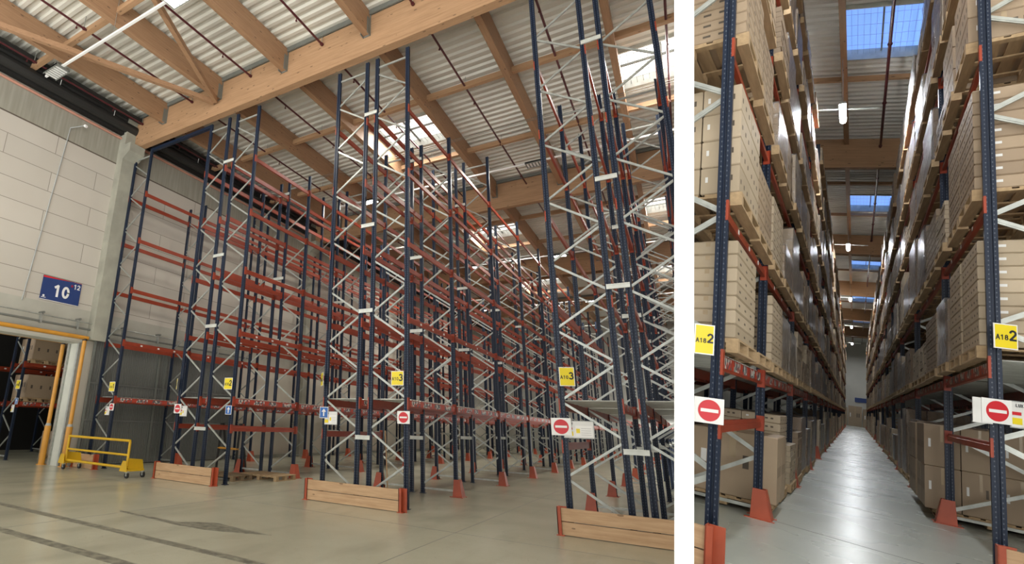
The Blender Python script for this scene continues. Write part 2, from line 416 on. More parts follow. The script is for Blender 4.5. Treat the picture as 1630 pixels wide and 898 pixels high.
# two timber wind braces meeting at the front main beam
m = MB(); m.bar((-11.95, 9.95, 11.82), (-14.55, 4.4, 11.82), .13, .16, 'glulam_y'); struct('roof_brace', m)
m = MB(); m.bar((-11.85, 9.95, 11.82), (-9.5, 5.0, 11.82), .13, .16, 'glulam_y'); struct('roof_brace', m)
# sprinkler pipes
for x in (-15.9, -13.15, -10.4, -7.6, -4.7, -1.95, .8):
    m = MB()
    t = empty('sprinkler_pipe', (x, -4, 12.27), 'maroon sprinkler pipe %s' % (
        {-15.9: 'nearest the left block wall', -13.15: 'above the first aisle between wall and double rack', -10.4: 'above the double rack numbered A10 2',
         -7.6: 'running under the left rooflights', -4.7: 'above the left post line of the central aisle', -1.95: 'above the rack numbered A10 3 on the aisle', .8: 'running under the right rooflights'}[x]), 'pipe', 'sprinkler pipes under the roof')
    m.tube((0, 0, 0), (0, 60, 0), .032, 'maroon', 8); put('pipe_run', m, parent=t)
    hd = MB(); hd.tube((0, 0, 0), (0, 0, -.11), .014, 'maroon', 6); hd.tube((0, 0, -.11), (0, 0, -.14), .028, 'maroon', 6)
    hm = hd.mesh('sprinkler_head'); cl = MB(); cl.tube((0, -.03, 0), (0, .03, 0), .05, 'maroon', 8); cl.box((-.008, -.008, 0), (.008, .008, .42), 'zinc'); cm = cl.mesh('pipe_clamp')
    for y in range(3, 58, 3): put('sprinkler_head', hm, (0, y+.8, 0), t)
    for y in range(2, 58, 4): put('pipe_clamp', cm, (0, y, 0), t)
# black duct bundle along the top of the left wall
m = MB(); m.tube((WX+.28, -5, 12.05), (WX+.28, 56.9, 12.05), .20, 'black', 14); m.box((WX+.02, -5, 11.78), (WX+.2, 56.9, 12.2), 'black')
m.tube((WX+.2, -5, 12.38), (WX+.2, 56.9, 12.38), .14, 'black', 12); m.tube((WX+.55, -5, 12.42), (WX+.55, 56.9, 12.42), .11, 'black', 12)
dct = empty('cable_duct', (0, 0, 0), 'black duct and cable bundle running high along the left block wall', 'duct')
put('duct_run', m, parent=dct)
m = MB()
for y in range(-3, 56, 2): m.tube((WX+.5, y, 12.55), (WX+.45, y, 12.1), .01, 'white', 5)
put('hanger_strap', m, parent=dct)['kind'] = 'stuff'
m = MB(); m.tube((WX+.06, -5, 11.66), (WX+.06, 56.9, 11.66), .05, 'pink', 8); tag(put('wall_pipe', m), 'copper coloured pipe running below the black duct on the left wall', 'pipe')
# light rails with louvred lamps
def light_rail(x0, x1, y, lamps, label, z=11.45):
    t = empty('light_rail', (0, 0, 0), label, 'light rail')
    m = MB(); m.box((x0, y-.03, z), (x1, y+.03, z+.06), 'white'); put('rail', m, parent=t)
    m = MB()
    nn = max(2, int((x1-x0)/3))
    for i in range(nn): m.tube((x0+.4+i*3, y, z+.06), (x0+.4+i*3, y, 12.7), .006, 'zinc', 5)
    put('suspension_wire', m, parent=t)
    for lx, lit, lab in lamps:
        l = empty('ceiling_light', (lx, y, z-.06), lab, 'ceiling light', 'louvred lamps on the roof rails')
        b = MB(); b.box((-.36, -.2, 0), (.36, .2, .055), 'flash')
        for e in (-.2, .18): b.box((-.36, e, -.03), (.36, e+.02, .055), 'flash')
        put('lamp_body', b, parent=l)
        for i in range(6):
            d = MB(); d.box((-.028, -.17, -.018), (.028, .17, .0), 'lamp' if lit else 'label'); put('louvre', d, (-.28+i*.112, 0, 0), l)
light_rail(-15.1, -9.0, 6.1, [(-14.5, False, 'unlit grey louvred lamp on the white rail near the left wall'), (-9.1, True, 'lit louvred lamp at the upper end of the nearest rail')], 'white light rail crossing the roof timbers near the left wall')
light_rail(-12.5, 2, 18.5, [(-3.6, False, 'grey louvred lamp beneath the roof beside the central aisle'), (-10.8, True, 'lit louvred lamp above the rack numbered A10 2')], 'white light rail crossing above the central racks')
light_rail(-12.5, 2, 30.0, [(-4.9, True, 'lit louvred lamp on the middle rail deep in the hall'), (-10, True, 'lit louvred lamp on the middle rail towards the left wall')], 'white light rail deeper in the hall behind the second roof beam')
light_rail(-12.5, 2, 42.0, [(-5, True, 'lit louvred lamp on the farthest rail above the aisle'), (-13, True, 'lit louvred lamp on the farthest rail by the left wall')], 'white light rail at the far end of the empty hall', 11.45)
# thin suspended cable
m = MB(); m.tube((-12, 16.2, 11.9), (2, 16.2, 11.9), .008, 'flash', 5); m.tube((-12, 16.32, 11.9), (2, 16.32, 11.9), .008, 'flash', 5)
tag(put('steel_cable', m), 'pair of thin grey cables stretched across under the nearest rooflight', 'cable')

# ------------------------------------------------------------------ rack parts
_pc = {}
def post_mesh(H):
    k = ('p', H)
    if k not in _pc:
        m = MB(); a, b = .05, .038
        prof = [(-a, -b), (-.014, -b), (-.010, -b+.016), (.010, -b+.016), (.014, -b), (a, -b), (a, b-.012), (a-.012, b), (.022, b), (.022, b-.02), (-.022, b-.02), (-.022, b), (-a+.012, b), (-a, b-.012)]
        m.prism(prof, 2, .012, H, 'blue'); m.box((-.07, -.06, 0), (.07, .06, .012), 'blue'); _pc[k] = m.mesh('upright_post')
    return _pc[k]
def brace_mesh(W, H, flip):
    k = ('b', round(W, 3), H, flip, HALL)
    if k not in _pc:
        m = MB(); i = 0; z = .2; x = [-.03, W+.03] if False else [0, W]
        side = 1 if flip else 0     # node at z=.2 is on the inner post
        pos = lambda s: x[0]+.03 if s == 0 else x[1]-.03
        s = side
        while z+.655 < H-.45:
            up = i % 2 == 0
            bw = .056 if HALL == 'B' else .042
            m.bar((pos(s), 0, z+.045), (pos(1-s), 0, z+.655-.03), .028, bw, 'zinc')
            m.bar((pos(s), -.016, z+.045), (pos(1-s), -.016, z+.655-.03), .008, bw*.35, 'zinc')
            s = 1-s; z += .655; i += 1
        m.bar((pos(0), 0, .13), (pos(1), 0, .13), .03, .045, 'zinc'); m.bar((pos(0), 0, H-.28), (pos(1), 0, H-.28), .03, .05, 'zinc')
        _pc[k] = m.mesh('frame_bracing')
    return _pc[k]
def beam_mb(Ln, h=.13, th=.045, conn=True):
    m = MB(); a = th/2
    prof = [(-a, -h), (a, -h), (a, -.045), (a-.012, -.04), (a-.012, -.008), (a-.02, 0), (-a, 0)]
    m.prism(prof, 1, .045, Ln-.045, 'red')
    m.prism([(-q, p_) for q, p_ in prof][::-1], 1, .045, .046, 'red')
    if conn:
        m.box((-a-.012, .035, -h-.05), (a+.016, .05, .045), 'red'); m.box((-a-.012, Ln-.05, -h-.05), (a+.016, Ln-.035, .045), 'red')
        for e in (0, Ln): m.box((-.058 if 0 else a+.006, e-.045, -h-.05), (a+.018+.01, e+.045, .045), 'red')
    return m
def rack(name, label, group, runs, ys, Hs, levels, lowfaces=(), decklevel=True, ymul=1, spz=(1.35, 4.2, 6.35, 9.5), nbeam=98, xr=None, stickers=True, cam_xy=(0, 0), bh=.13):
    x0 = runs[0][0]
    R = empty(name, (x0, ys[0], 0), label, 'pallet rack', group)
    def P(x, y, z): return (x-x0, y-ys[0], z)
    for ri, (xl, xr_) in enumerate(runs):
        inner = 1 if (len(runs) == 2 and ri == 0) else 0
        for i, y in enumerate(ys):
            H = Hs[i]
            for x in (xl+.05, xr_-.05): put('upright_post', post_mesh(H), P(x, y, 0), R)
            put('frame_bracing', brace_mesh(xr_-xl-.1, H, inner == 1), P(xl+.05, y, 0), R)
    if len(runs) == 2:
        gx0, gx1 = runs[0][1]-.08, runs[1][0]+.08
        sm = MB(); sm.box((0, -.06, -.045), (gx1-gx0, -.045, .045), 'zincpale'); sm.box((0, -.075, -.045), (gx1-gx0, -.06, -.03), 'zincpale'); sm.box((0, -.075, .03), (gx1-gx0, -.06, .045), 'zincpale')
        sm = sm.mesh('row_spacer')
        for i, y in enumerate(ys):
            for z in (spz if i < 8 else spz[:2]): put('row_spacer', sm, P(gx0, y, z), R)
    beams = []
    for ri, (xl, xr_) in enumerate(runs):
        for fi, x in enumerate((xl+.05, xr_-.05)):
            for i in range(len(ys)-1):
                for li, z in enumerate(levels[0] if isinstance(levels, tuple) else levels):
                    beams.append((x, ys[i], z, ys[i+1]-ys[i], fi, li))
    for (ri, fi, z) in lowfaces: beams.append((runs[ri][fi]+(.05 if fi == 0 else -.05), ys[0], z, ys[1]-ys[0], fi, -1))
    beams.sort(key=lambda b: math.hypot(b[0]-cam_xy[0], b[1]-cam_xy[1])*(1 if b[5] >= 0 else .1))
    rest = MB(); cache = {}
    for n, (x, y, z, Ln, fi, li) in enumerate(beams):
        key = (round(Ln, 2), fi, li == 0)
        if key not in cache:
            b = beam_mb(Ln, .16 if li == 0 else bh)
            if fi == 0: b.v = [(-a, bb, c) for a, bb, c in b.v]
            cache[key] = (b, b.mesh('shelf_beam'))
        if n < nbeam:
            o = put('shelf_beam', cache[key][1], P(x, y, z), R)
            if li == 0 and stickers:
                st = MB(); sx = .0235 if fi else -.0265; st.box((sx, .08, -.13), (sx+.003, Ln-.08, -.02), 'sticker'); put('label_strip', st, parent=o)
            elif li == 1 and stickers and y < 22:
                for q in (.25, .5, .75):
                    st = MB(); sx = .0235 if fi else -.0265; st.box((sx, Ln*q-.04, -.10), (sx+.003, Ln*q+.04, -.05), 'label'); put('load_label', st, parent=o)
        else: rest.add(cache[key][0], Matrix.Translation(P(x, y, z)))
    if rest.v: put('shelf_beam', rest, parent=R)['kind'] = 'stuff'
    if decklevel:
        z = levels[0]
        for ri, (xl, xr_) in enumerate(runs):
            for i in range(min(len(ys)-1, 9)):
                d = MB(); n = int((ys[i+1]-ys[i]-.1)/.16)
                pts = []
                for q in range(n): yy = .06+q*.16; pts += [(yy, 0), (yy+.06, 0), (yy+.075, .022), (yy+.145, .022)]
                kk = len(pts); W = xr_-xl-.15
                d.poly([(0, a, b) for a, b in pts]+[(W, a, b) for a, b in pts], [(q, q+1, kk+q+1, kk+q) for q in range(kk-1)], 'zincpale')
                put('shelf_panel', d, P(xl+.075, ys[i], z+.003), R)
    return R

def guard_mesh(k=1):
    m = MB(); H = .4
    def slab(b4, t4):   # tapered plate: four base corners, four top corners
        m.poly([(x, y, 0) for x, y in b4]+[(x, y, H) for x, y in t4], [(3, 2, 1, 0), (4, 5, 6, 7), (0, 1, 5, 4), (1, 2, 6, 5), (2, 3, 7, 6), (3, 0, 4, 7)], 'guard')
    slab([(.15, -.13), (.16, -.13), (.16, .13), (.15, .13)], [(.078, -.078), (.088, -.078), (.088, .078), (.078, .078)])
    for g in (-1, 1): slab([(-.08, g*.13), (.155, g*.13), (.155, g*.12), (-.08, g*.12)], [(-.06, g*.078), (.082, g*.078), (.082, g*.068), (-.06, g*.068)])
    m.box((-.14, -.17, 0), (.19, -.12, .012), 'guard'); m.box((-.14, .12, 0), (.19, .17, .012), 'guard')
    if k < 0: m.v = [(-a, b, c) for a, b, c in m.v]
    return m.mesh('post_guard')
GM = {1: guard_mesh(1), -1: guard_mesh(-1)}
def guards(xs_side, ys, words, group):
    for x, sd, face in xs_side:
        for i, y in enumerate(ys):
            tag(put('post_guard', GM[sd], (x, y, 0)), 'orange post guard at the %s frame, %s' % (ORD[i+1], words+face), 'post guard', group)
def end_guard(x0, x1, y, label, n=2, h=.42, grp='timber guards at the rack ends'):
    t = empty('end_guard', (x0, y, 0), label, 'rack guard', grp); W = x1-x0
    for i in range(n):
        b = MB(); b.box((.06, 0, .01+i*h/n), (W-.06, .05, (i+1)*h/n-.004), 'board'); put('guard_board', b, parent=t)
    for xx in (0, W-.06):
        b = MB(); b.box((xx, -.03, 0), (xx+.06, -.018, h+.02), 'guard'); b.box((xx, -.03, 0), (xx+.012, .10, h+.02), 'guard'); b.box((xx-.02, -.06, 0), (xx+.10, .14, .012), 'guard')
        b.box((xx, .06, 0), (xx+.14, .075, h+.02), 'guard')
        put('guard_bracket', b, parent=t)
def plate(t, w_, h_, mat, edge='white', th=.006):
    m = MB(); m.box((-w_/2, 0, -h_/2), (w_/2, th, h_/2), edge); m.box((-w_/2+.012, -.002, -h_/2+.012), (w_/2-.012, 0, h_/2-.012), mat)
    return put('sign_plate', m, parent=t)
def letters(t, body, size, x, z, mat='ink', bold=.02, y=-.004):
    return put('lettering', text(body, size, mat, .001, bold), (x, y, z), t)
def bay_sign(loc, a, b, label, w_=.30, h_=.31, yaw=0, grp='yellow aisle number signs'):
    t = empty('aisle_sign', loc, label, 'sign', grp, RZ(yaw)); plate(t, w_, h_, 'signyellow')
    letters(t, a, w_*.225, -w_*.17, -.012, bold=.03); letters(t, b, w_*.46, w_*.28, .015, bold=.04); return t
def noentry(loc, label, s=.26, yaw=0):
    t = empty('no_entry_sign', loc, label, 'sign', 'no entry signs on the racks', RZ(yaw)); plate(t, s*1.12, s, 'white')
    d = MB(); d.tube((0, -.002, 0), (0, -.006, 0), s*.42, 'signred', 28); put('red_disc', d, parent=t)
    d = MB(); d.box((-s*.33, -.009, -s*.065), (s*.33, -.006, s*.065), 'white'); put('white_bar', d, parent=t)
def arrow(loc, label, s=.24, yaw=0):
    t = empty('arrow_sign', loc, label, 'sign', None, RZ(yaw)); plate(t, s, s*1.05, 'arrowblue')
    d = MB(); d.box((-s*.07, -.006, -s*.34), (s*.07, -.002, s*.1), 'white')
    d.prism([(-s*.26, s*.06), (s*.26, s*.06), (0, s*.36)], 1, -.006, -.002, 'white'); put('white_arrow', d, parent=t)
def board_info(loc, label, w_=.36, h_=.28, yaw=0, head='LUX'):
    t = empty('notice_board', loc, label, 'notice board', 'load notice boards on the racks', RZ(yaw)); plate(t, w_, h_, 'label', 'grey')
    d = MB(); d.box((-w_*.46, -.006, -h_*.36), (-w_*.18, -.003, -h_*.12), 'signyellow'); d.box((-w_*.46, -.006, -h_*.02), (-w_*.2, -.003, h_*.1), 'signred'); put('warning_label', d, parent=t)
    d = MB(); d.box((-w_*.10, -.006, -h_*.40), (w_*.44, -.003, h_*.22), 'white'); d.box((-w_*.08, -.008, -h_*.2), (w_*.04, -.006, h_*.05), 'signyellow')
    for i in range(4): d.box((w_*.08, -.008, -h_*.3+i*h_*.12), (w_*.4, -.006, -h_*.29+i*h_*.12), 'ink')
    put('paper_sheet', d, parent=t)
    letters(t, head, h_*.11, -w_*.25, h_*.34, y=-.008)

# ------------------------------------------------------------------ HALL A racks
YS = [10.2, 13.0]+[13.0+3.8*i for i in range(1, 11)]
HS = [11.15, 9.97, 11.2]+[10.05]*9
LV = [2.17, 4.0, 5.8, 7.6, 9.38]
rack('pallet_rack', 'single empty pallet rack standing against the left block wall, signed A10 1', 'empty pallet racks of the hall', [(-16.25, -15.25)], YS[:10], HS, LV)
rack('pallet_rack', 'empty double pallet rack beside the small pallets, signed A10 2', 'empty pallet racks of the hall', [(-12.22, -11.28), (-11.0, -10.0)], YS, HS, LV, [(0, 0, 1.45), (0, 1, 1.45), (1, 1, 1.45)])
rack('pallet_rack', 'empty double pallet rack in the middle behind the long timber guard, signed A10 3', 'empty pallet racks of the hall', [(-7.08, -6.08), (-5.87, -4.88)], YS, HS, LV, [(0, 0, 1.45)])
rack('pallet_rack', 'empty double pallet rack beside the white partition, galvanised shelf panels low down', 'empty pallet racks of the hall', [(-1.88, -.84), (-.62, .42)], YS, [13.0, 10.0, 11.2]+[10.05]*9, [2.17, 4.0, 5.85, 7.7, 9.4], [(0, 0, 1.45)])
guards([(-4.9, 1, ', aisle side')], YS[1:], 'rack behind the long timber guard', 'orange post guards at the rack feet')
guards([(-7.06, -1, ', left side')], YS[1:], 'rack behind the long timber guard', 'orange post guards at the rack feet')
guards([(-10.02, 1, ', aisle side')], YS[1:], 'rack beside the small pallets', 'orange post guards at the rack feet')
guards([(-12.2, -1, ', wall side')], YS[1:], 'rack beside the small pallets', 'orange post guards at the rack feet')
guards([(-15.27, 1, ', aisle side')], YS[1:9], 'rack along the block wall', 'orange post guards at the rack feet')
guards([(-1.86, -1, ', aisle side')], YS[1:], 'rack next to the white partition', 'orange post guards at the rack feet')
end_guard(-12.3, -10.0, 9.72, 'short timber end guard before the rack signed A10 2')
end_guard(-7.15, -4.8, 9.72, 'long timber end guard in the middle of the floor, before the rack signed A10 3')
end_guard(-1.95, .5, 9.72, 'timber end guard cut off by the white partition, nearest its right side', 2)
end_guard(-16.3, -15.1, 9.72, 'timber end guard half hidden behind the yellow trolley')
# signs on the first frames
FY = 10.12
bay_sign((-15.42, FY, 2.50), 'A10', '1', 'yellow plate A10 1 on the rack beside the left wall')
bay_sign((-10.2, FY, 2.55), 'A10', '2', 'yellow plate A10 2 on the right post of the rack behind the short timber guard')
bay_sign((-5.12, FY, 2.62), 'A10', '3', 'yellow plate A10 3 on the right post above the long timber guard')
bay_sign((-1.70, FY, 2.60), 'A10', '3', 'yellow plate A10 3 on the rack nearest the white partition', .26, .34, .35)
bay_sign((-12.22, FY-.05, 2.55), 'A10', '2', 'edge-on yellow plate on the left post of the rack signed A10 2', .3, .31, -.64)
bay_sign((-7.08, FY-.05, 2.62), 'A10', '3', 'edge-on yellow plate on the left post of the middle rack', .3, .31, -.80)
noentry((-15.28, FY, 1.86), 'small no entry sign on the rack beside the left wall', .22)
noentry((-12.12, FY, 1.86), 'no entry sign on the left post of the rack signed A10 2')
noentry((-4.97, FY, 1.80), 'no entry sign on the post above the long timber guard')
noentry((-1.86, FY, 1.72), 'no entry sign on the post nearest the white partition', .30)
arrow((-10.1, FY, 1.86), 'blue arrow sign on the right post of the rack signed A10 2', .22)
arrow((-7.02, FY, 1.86), 'blue arrow sign on the left post of the middle rack')
board_info((-15.5, FY+.02, 1.74), 'small notice board beside the no entry sign by the left wall', .25, .28)
board_info((-11.88, FY+.02, 1.80), 'notice board beside the no entry sign of the rack signed A10 2', .3, .3)
board_info((-6.83, FY+.02, 1.74), 'notice board beside the blue arrow of the middle rack', .36, .30)
board_info((-1.58, FY+.02, 1.68), 'wide grey notice board next to the white partition', .50, .30)

# upright crossbar over the first frames of wall rack and its neighbour
m = MB(); m.box((-15.249, 10.15, 11.02), (-12.221, 10.25, 11.13), 'blue'); tag(put('rack_top_tie', m), 'dark blue tie bar linking wall rack and its neighbour at the top', 'tie bar')

# ------------------------------------------------------------------ sliding corrugated door, blue wall sign, goalpost guards
def door():
    m = MB(); y0, y1 = 9.85, 16.6; n = int((y1-y0)/.075)
    pts = []
    for i in range(n): y = y0+i*.075; pts += [(y, 0), (y+.03, 0), (y+.04, .025), (y+.065, .025)]
    k = len(pts); x = -16.40
    m.poly([(x+b, a, .03) for a, b in pts]+[(x+b, a, 4.05) for a, b in pts], [(i, i+1, k+i+1, k+i) for i in range(k-1)], 'door')
    for yy in (9.85, 12.5, 12.85, 16.5): m.box((x+.02, yy, .03), (x+.06, yy+.07, 4.05), 'flash')
    for zz in (1.4, 2.6): m.box((x+.02, y0, zz), (x+.05, y1, zz+.05), 'door')
    m.box((x-.05, y0, 4.0), (x+.1, y1, 4.12), 'flash')
    o = struct('door_1', m)
    m = MB(); m.tube((WX+.16, 4, 4.35), (WX+.16, 17.5, 4.35), .035, 'flash', 8); m.tube((WX+.2, 4, 4.55), (WX+.2, 17.5, 4.55), .02, 'zinc', 8)
    for y in (4.5, 6.3, 8, 9.2, 10.9, 12.4, 14, 15.5): m.tube((WX+.02, y, 4.62), (WX+.28, y, 4.62), .04, 'flash', 8); m.box((WX+.1, y-.03, 4.3), (WX+.2, y+.03, 4.62), 'zinc')
    put('door_rail', m, parent=o)
door()
m = MB(); m.box((WX, 7.55, 0), (WX, 7.55, 0), 'signblue')
t = empty('hall_number_sign', (WX+.02, 8.53, 5.45), 'blue hall number sign reading 10 on the block wall', 'sign', None, RZ(math.pi/2))
SW, SH = 1.28, .78
m = MB(); m.box((-SW/2, 0, -SH/2), (SW/2, .02, SH/2), 'signblue'); put('sign_plate', m, parent=t, loc=(0, -.02, 0))
m = MB(); m.poly([(-SW/2, -.024, SH/2), (SW/2*.9, -.024, SH/2), (-SW/2, -.024, SH/2-.07)], [(0, 2, 1)], 'signred'); m.box((-SW/2, -.024, SH/2-.012), (SW/2, -.02, SH/2), 'signred'); put('red_stripe', m, parent=t)
m = MB(); m.box((-SW/2, -.024, -SH/2), (SW/2, -.02, -SH/2+.015), 'white'); put('white_edge', m, parent=t)
letters(t, '10', .36, -.0, -.03, 'white', .06, -.026); letters(t, '12', .15, SW*.38, SH*.30, 'white', .04, -.026)
m = MB()
for a in range(3):
    q = a*math.pi/3; c, s_ = math.cos(q)*.05, math.sin(q)*.05; m.bar((SW*.25-c, -.026, SH*.3-s_), (SW*.25+c, -.026, SH*.3+s_), .006, .022, 'signred', (0, 1, 0))
put('red_star', m, parent=t)
m = MB(); m.tube((-SW*.42, -.024, -SH*.34), (-SW*.42, -.028, -SH*.34), .035, 'white', 12); m.box((-SW*.47, -.026, -SH*.42), (-SW*.36, -.024, -SH*.40), 'white'); put('white_emblem', m, parent=t)
def pipe_guard(x, y1, y0, label, z=4.05):
    t = empty('pipe_guard', (x, y1, 0), label, 'guard pipe', 'amber guard pipes round the wall opening')
    m = MB(); m.tube((0, 0, 1.2), (0, 0, z-.04), .065, 'amber', 14); put('guard_post', m, parent=t)
    m = MB(); m.tube((0, 0, 0), (0, 0, 1.2), .095, 'amber', 16); m.tube((0, 0, 1.2), (0, 0, 1.28), .095, 'grey', 16, .066); m.tube((0, 0, 0.0), (0, 0, .02), .15, 'amber', 16); put('post_sleeve', m, parent=t)
    m = MB(); m.tube((0, .1, z), (0, y0-y1, z), .065, 'amber', 14); m.tube((0, .0, z-.10), (0, 0, z-.04), .075, 'black', 12); put('guard_rail', m, parent=t)
pipe_guard(-16.38, 9.5, 5.0, 'amber goalpost pipe on the near side of the wall opening')
pipe_guard(-17.35, 9.33, 5.0, 'amber goalpost pipe on the far side of the wall opening', 3.95)
# conduit and lamp on wall
m = MB(); m.tube((WX+.03, 7.4, 4.9), (WX+.03, 7.8, 11.1), .018, 'grey', 6); m.tube((WX+.03, 7.8, 11.1), (WX+.35, 8.1, 11.25), .018, 'grey', 6); m.tube((WX+.35, 8.1, 11.25), (WX+.42, 8.13, 11.2), .05, 'white', 10)
tag(put('wall_conduit', m), 'thin grey conduit up the block wall ending in a small detector', 'conduit')

# ------------------------------------------------------------------ yellow trolley
def trolley():
    t = empty('yellow_trolley', (-15.75, 9.15, 0), 'long yellow pipe trolley on castors standing before the wall rack', 'trolley')
    Ln = 3.15; r = .035
    m = MB()
    for x in (.05, Ln-.12): m.tube((x+.0, 0, .25), (x, 0, .93), r, 'yellow', 12)
    m.tube((.05, 0, .95), (Ln-.12, 0, .95), r, 'yellow', 12)
    for x in (.05, Ln-.12): m.poly([], [], 'yellow')
    put('handrail', m, parent=t)
    m = MB(); m.tube((.05, 0, .58), (Ln-.12, 0, .58), r*.85, 'yellow', 12); put('middle_rail', m, parent=t)
    m = MB(); m.tube((0, 0, .26), (Ln, 0, .26), r, 'yellow', 12)
    for x in (0, Ln-.06): m.box((x, -.06, .17), (x+.06, .48, .22), 'yellow')
    put('base_frame', m, parent=t)
    for x in (-.02, Ln-.14):
        m = MB(); m.prism([(-.12, .17), (.56, .17), (.48, .46), (.04, .50)], 0, x, x+.02, 'yellow'); m.prism([(x-.12, .17), (x+.2, .17), (x+.13, .44), (x-.02, .44)], 1, -.12, -.10, 'yellow'); put('end_plate', m, parent=t)
    for x in (.06, Ln-.02):
        for y in (-.04, .46):
            m = MB(); m.box((x-.045, y-.035, .10), (x-.035, y+.035, .18), 'zinc') if False else None
            m.box((x-.05, y-.03, .13), (x+.05, y+.03, .18), 'zinc'); m.box((x-.02, y-.032, .06), (x+.02, y-.026, .15), 'zinc'); m.box((x-.02, y+.026, .06), (x+.02, y+.032, .15), 'zinc')
            c = put('castor', m, parent=t)
            m = MB(); m.tube((x, y-.022, .08), (x, y+.022, .08), .08, 'rubber', 20); m.tube((x, y-.025, .08), (x, y+.025, .08), .03, 'zinc', 12); put('wheel', m, parent=c)
trolley()

# ------------------------------------------------------------------ pallets and cartons
def pallet_mb(W, D, dark=False, h=.144):   # W along y, D along x
    m = MB(); wd = 'boarddark' if dark else 'boardy'
    n = max(5, int(D/.17)); bw = D/(n+.0)*.72
    for i in range(n): x = i*(D-bw)/(n-1); m.box((x, 0, h-.022), (x+bw, W, h), wd)
    for yy in (0, W/2-.07, W-.14):
        m.box((0, yy, h-.044), (D, yy+.10, h-.022), wd)
        for xx in (0, D/2-.05, D-.1): m.box((xx, yy, .022), (xx+.1, yy+.12, h-.044), wd)
    for xx in (0, D/2-.05, D-.1): m.box((xx, 0, 0), (xx+.1, W, .022), wd)
    return m
_pm = {}
def pallet_mesh(W, D, dark=False):
    k = (round(W, 2), round(D, 2), dark)
    if k not in _pm: _pm[k] = pallet_mb(*k).mesh('pallet')
    return _pm[k]
_cm = {}
def carton_mb(W, D, H, mat, prints=True):
    m = MB(); e = min(.012, H*.1)
    pts = []
    for z, i in ((0, e), (e, 0), (H-e, 0), (H, e)):
        pts += [(i, i, z), (D-i, i, z), (D-i, W-i, z), (i, W-i, z)]
    fs = [(3, 2, 1, 0), (12, 13, 14, 15)]
    for L_ in range(3):
        for q in range(4): a = L_*4+q; b = L_*4+(q+1) % 4; fs.append((a, b, b+4, a+4))
    m.poly(pts, fs, mat)
    tp = .0015
    if H > .1:
        m.box((D*.46, -tp, H*.6), (D*.54, 0, H-e), 'tape'); m.box((D*.46, W, H*.6), (D*.54, W+tp, H-e), 'tape')
    m.box((D*.46, e, H), (D*.54, W-e, H+tp), 'tape')
    if prints:
        for x0, sx in ((D, 1), (0, -1)):
            for q in (.12, .42, .72):
                m.box((x0 if sx > 0 else -tp, W*q, H*.40), (x0+tp if sx > 0 else 0, W*(q+.06), H*.55), 'print')
        for q, kind in ((.12, 'label'), (.62, 'print'), (.76, 'print')):
            m.box((D*q, -tp, H*.45), (D*(q+.07), 0, H*.65), kind)
    return m
def carton_mesh(W, D, H, mat):
    k = (round(W, 3), round(D, 3), round(H, 3), mat)
    if k not in _cm: mb = carton_mb(W, D, H, mat); _cm[k] = (mb, mb.mesh('carton'))
    return _cm[k]
def film(loc, W, D, H, label, grp=None):
    m = MB(); r = .03; k = 6
    def ring(i, z):
        out = []
        random.seed(int(z*97)+i)
        for (cx, cy) in ((0, 0), (D, 0), (D, W), (0, W)): out.append((cx+(.02 if cx else -.02)+random.uniform(-.008, .008), cy+(.02 if cy else -.02)+random.uniform(-.008, .008), z))
        return out
    pts = []; n = 5
    for i in range(n+1): pts += ring(i, H*i/n)
    fs = []
    for i in range(n):
        for q in range(4): a = i*4+q; b = i*4+(q+1) % 4; fs.append((a, b, b+4, a+4))
    m.poly(pts, fs, 'film')
    return tag(put('stretch_wrap', m, loc), label, 'stretch wrap', grp)

# two empty pallets on the floor between first racks (hall A)
tag(put('pallet', pallet_mesh(.85, 1.2, True), (-11.6, 10.75, 0), rot=RZ(.06)), 'grey weathered empty pallet on the floor beside the rack signed A10 2', 'pallet')
tag(put('pallet', pallet_mesh(.95, 1.3), (-11.0, 11.76, .0), rot=RZ(.04)), 'pale empty pallet on the floor overlapping the weathered one', 'pallet')
# step stool / trestle with amber rungs behind the first aisle
t = empty('trestle_rack', (-13.9, 13.6, 0), 'dark trestle with amber rungs standing behind the rack signed A10 2', 'trestle')
for x in (0, .9):
    m = MB(); m.bar((x, 0, 0), (x+.06, .0, 1.5), .06, .06, 'black'); m.bar((x, .5, 0), (x+.06, .1, 1.5), .06, .06, 'black'); put('trestle_leg', m, parent=t)
for z in (.65, 1.3):
    m = MB(); m.tube((0, 0, z), (.96, 0, z), .035, 'amber', 10); put('rung', m, parent=t)

# leaning lath and pipe near the middle rack
m = MB(); m.bar((-6.2, 11.8, 0), (-6.35, 11.9, 1.5), .02, .03, 'board'); tag(put('wooden_lath', m), 'thin wooden lath leaning inside the middle rack', 'lath')

# ------------------------------------------------------------------ hall seen through the left opening
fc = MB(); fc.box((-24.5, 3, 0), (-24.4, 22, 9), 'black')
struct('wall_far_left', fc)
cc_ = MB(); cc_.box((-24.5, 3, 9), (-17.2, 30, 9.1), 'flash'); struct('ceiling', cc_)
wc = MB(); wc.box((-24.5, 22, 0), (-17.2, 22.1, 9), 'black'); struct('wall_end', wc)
rack('pallet_rack', 'loaded rack seen through the wall opening, signed A18 behind the amber pipes', 'racks beyond the wall opening', [(-20.3, -19.35)], [9.2, 12.0, 14.8, 17.6, 20.4], [8]*5, [1.95, 3.3, 4.8], cam_xy=(0, 0), decklevel=False)
rack('pallet_rack', 'second rack beyond the wall opening, standing behind the first', 'racks beyond the wall opening', [(-23.3, -22.3)], [9.2, 12.0, 14.8, 17.6, 20.4], [8]*5, [1.95, 3.3, 4.8], cam_xy=(0, 0), decklevel=False)
bay_sign((-19.45, 9.14, 2.52), 'A18', '8', 'yellow plate seen through the wall opening on the dim rack')
arrow((-19.25, 9.1, 1.95), 'small blue sign on the dim rack through the wall opening', .2)
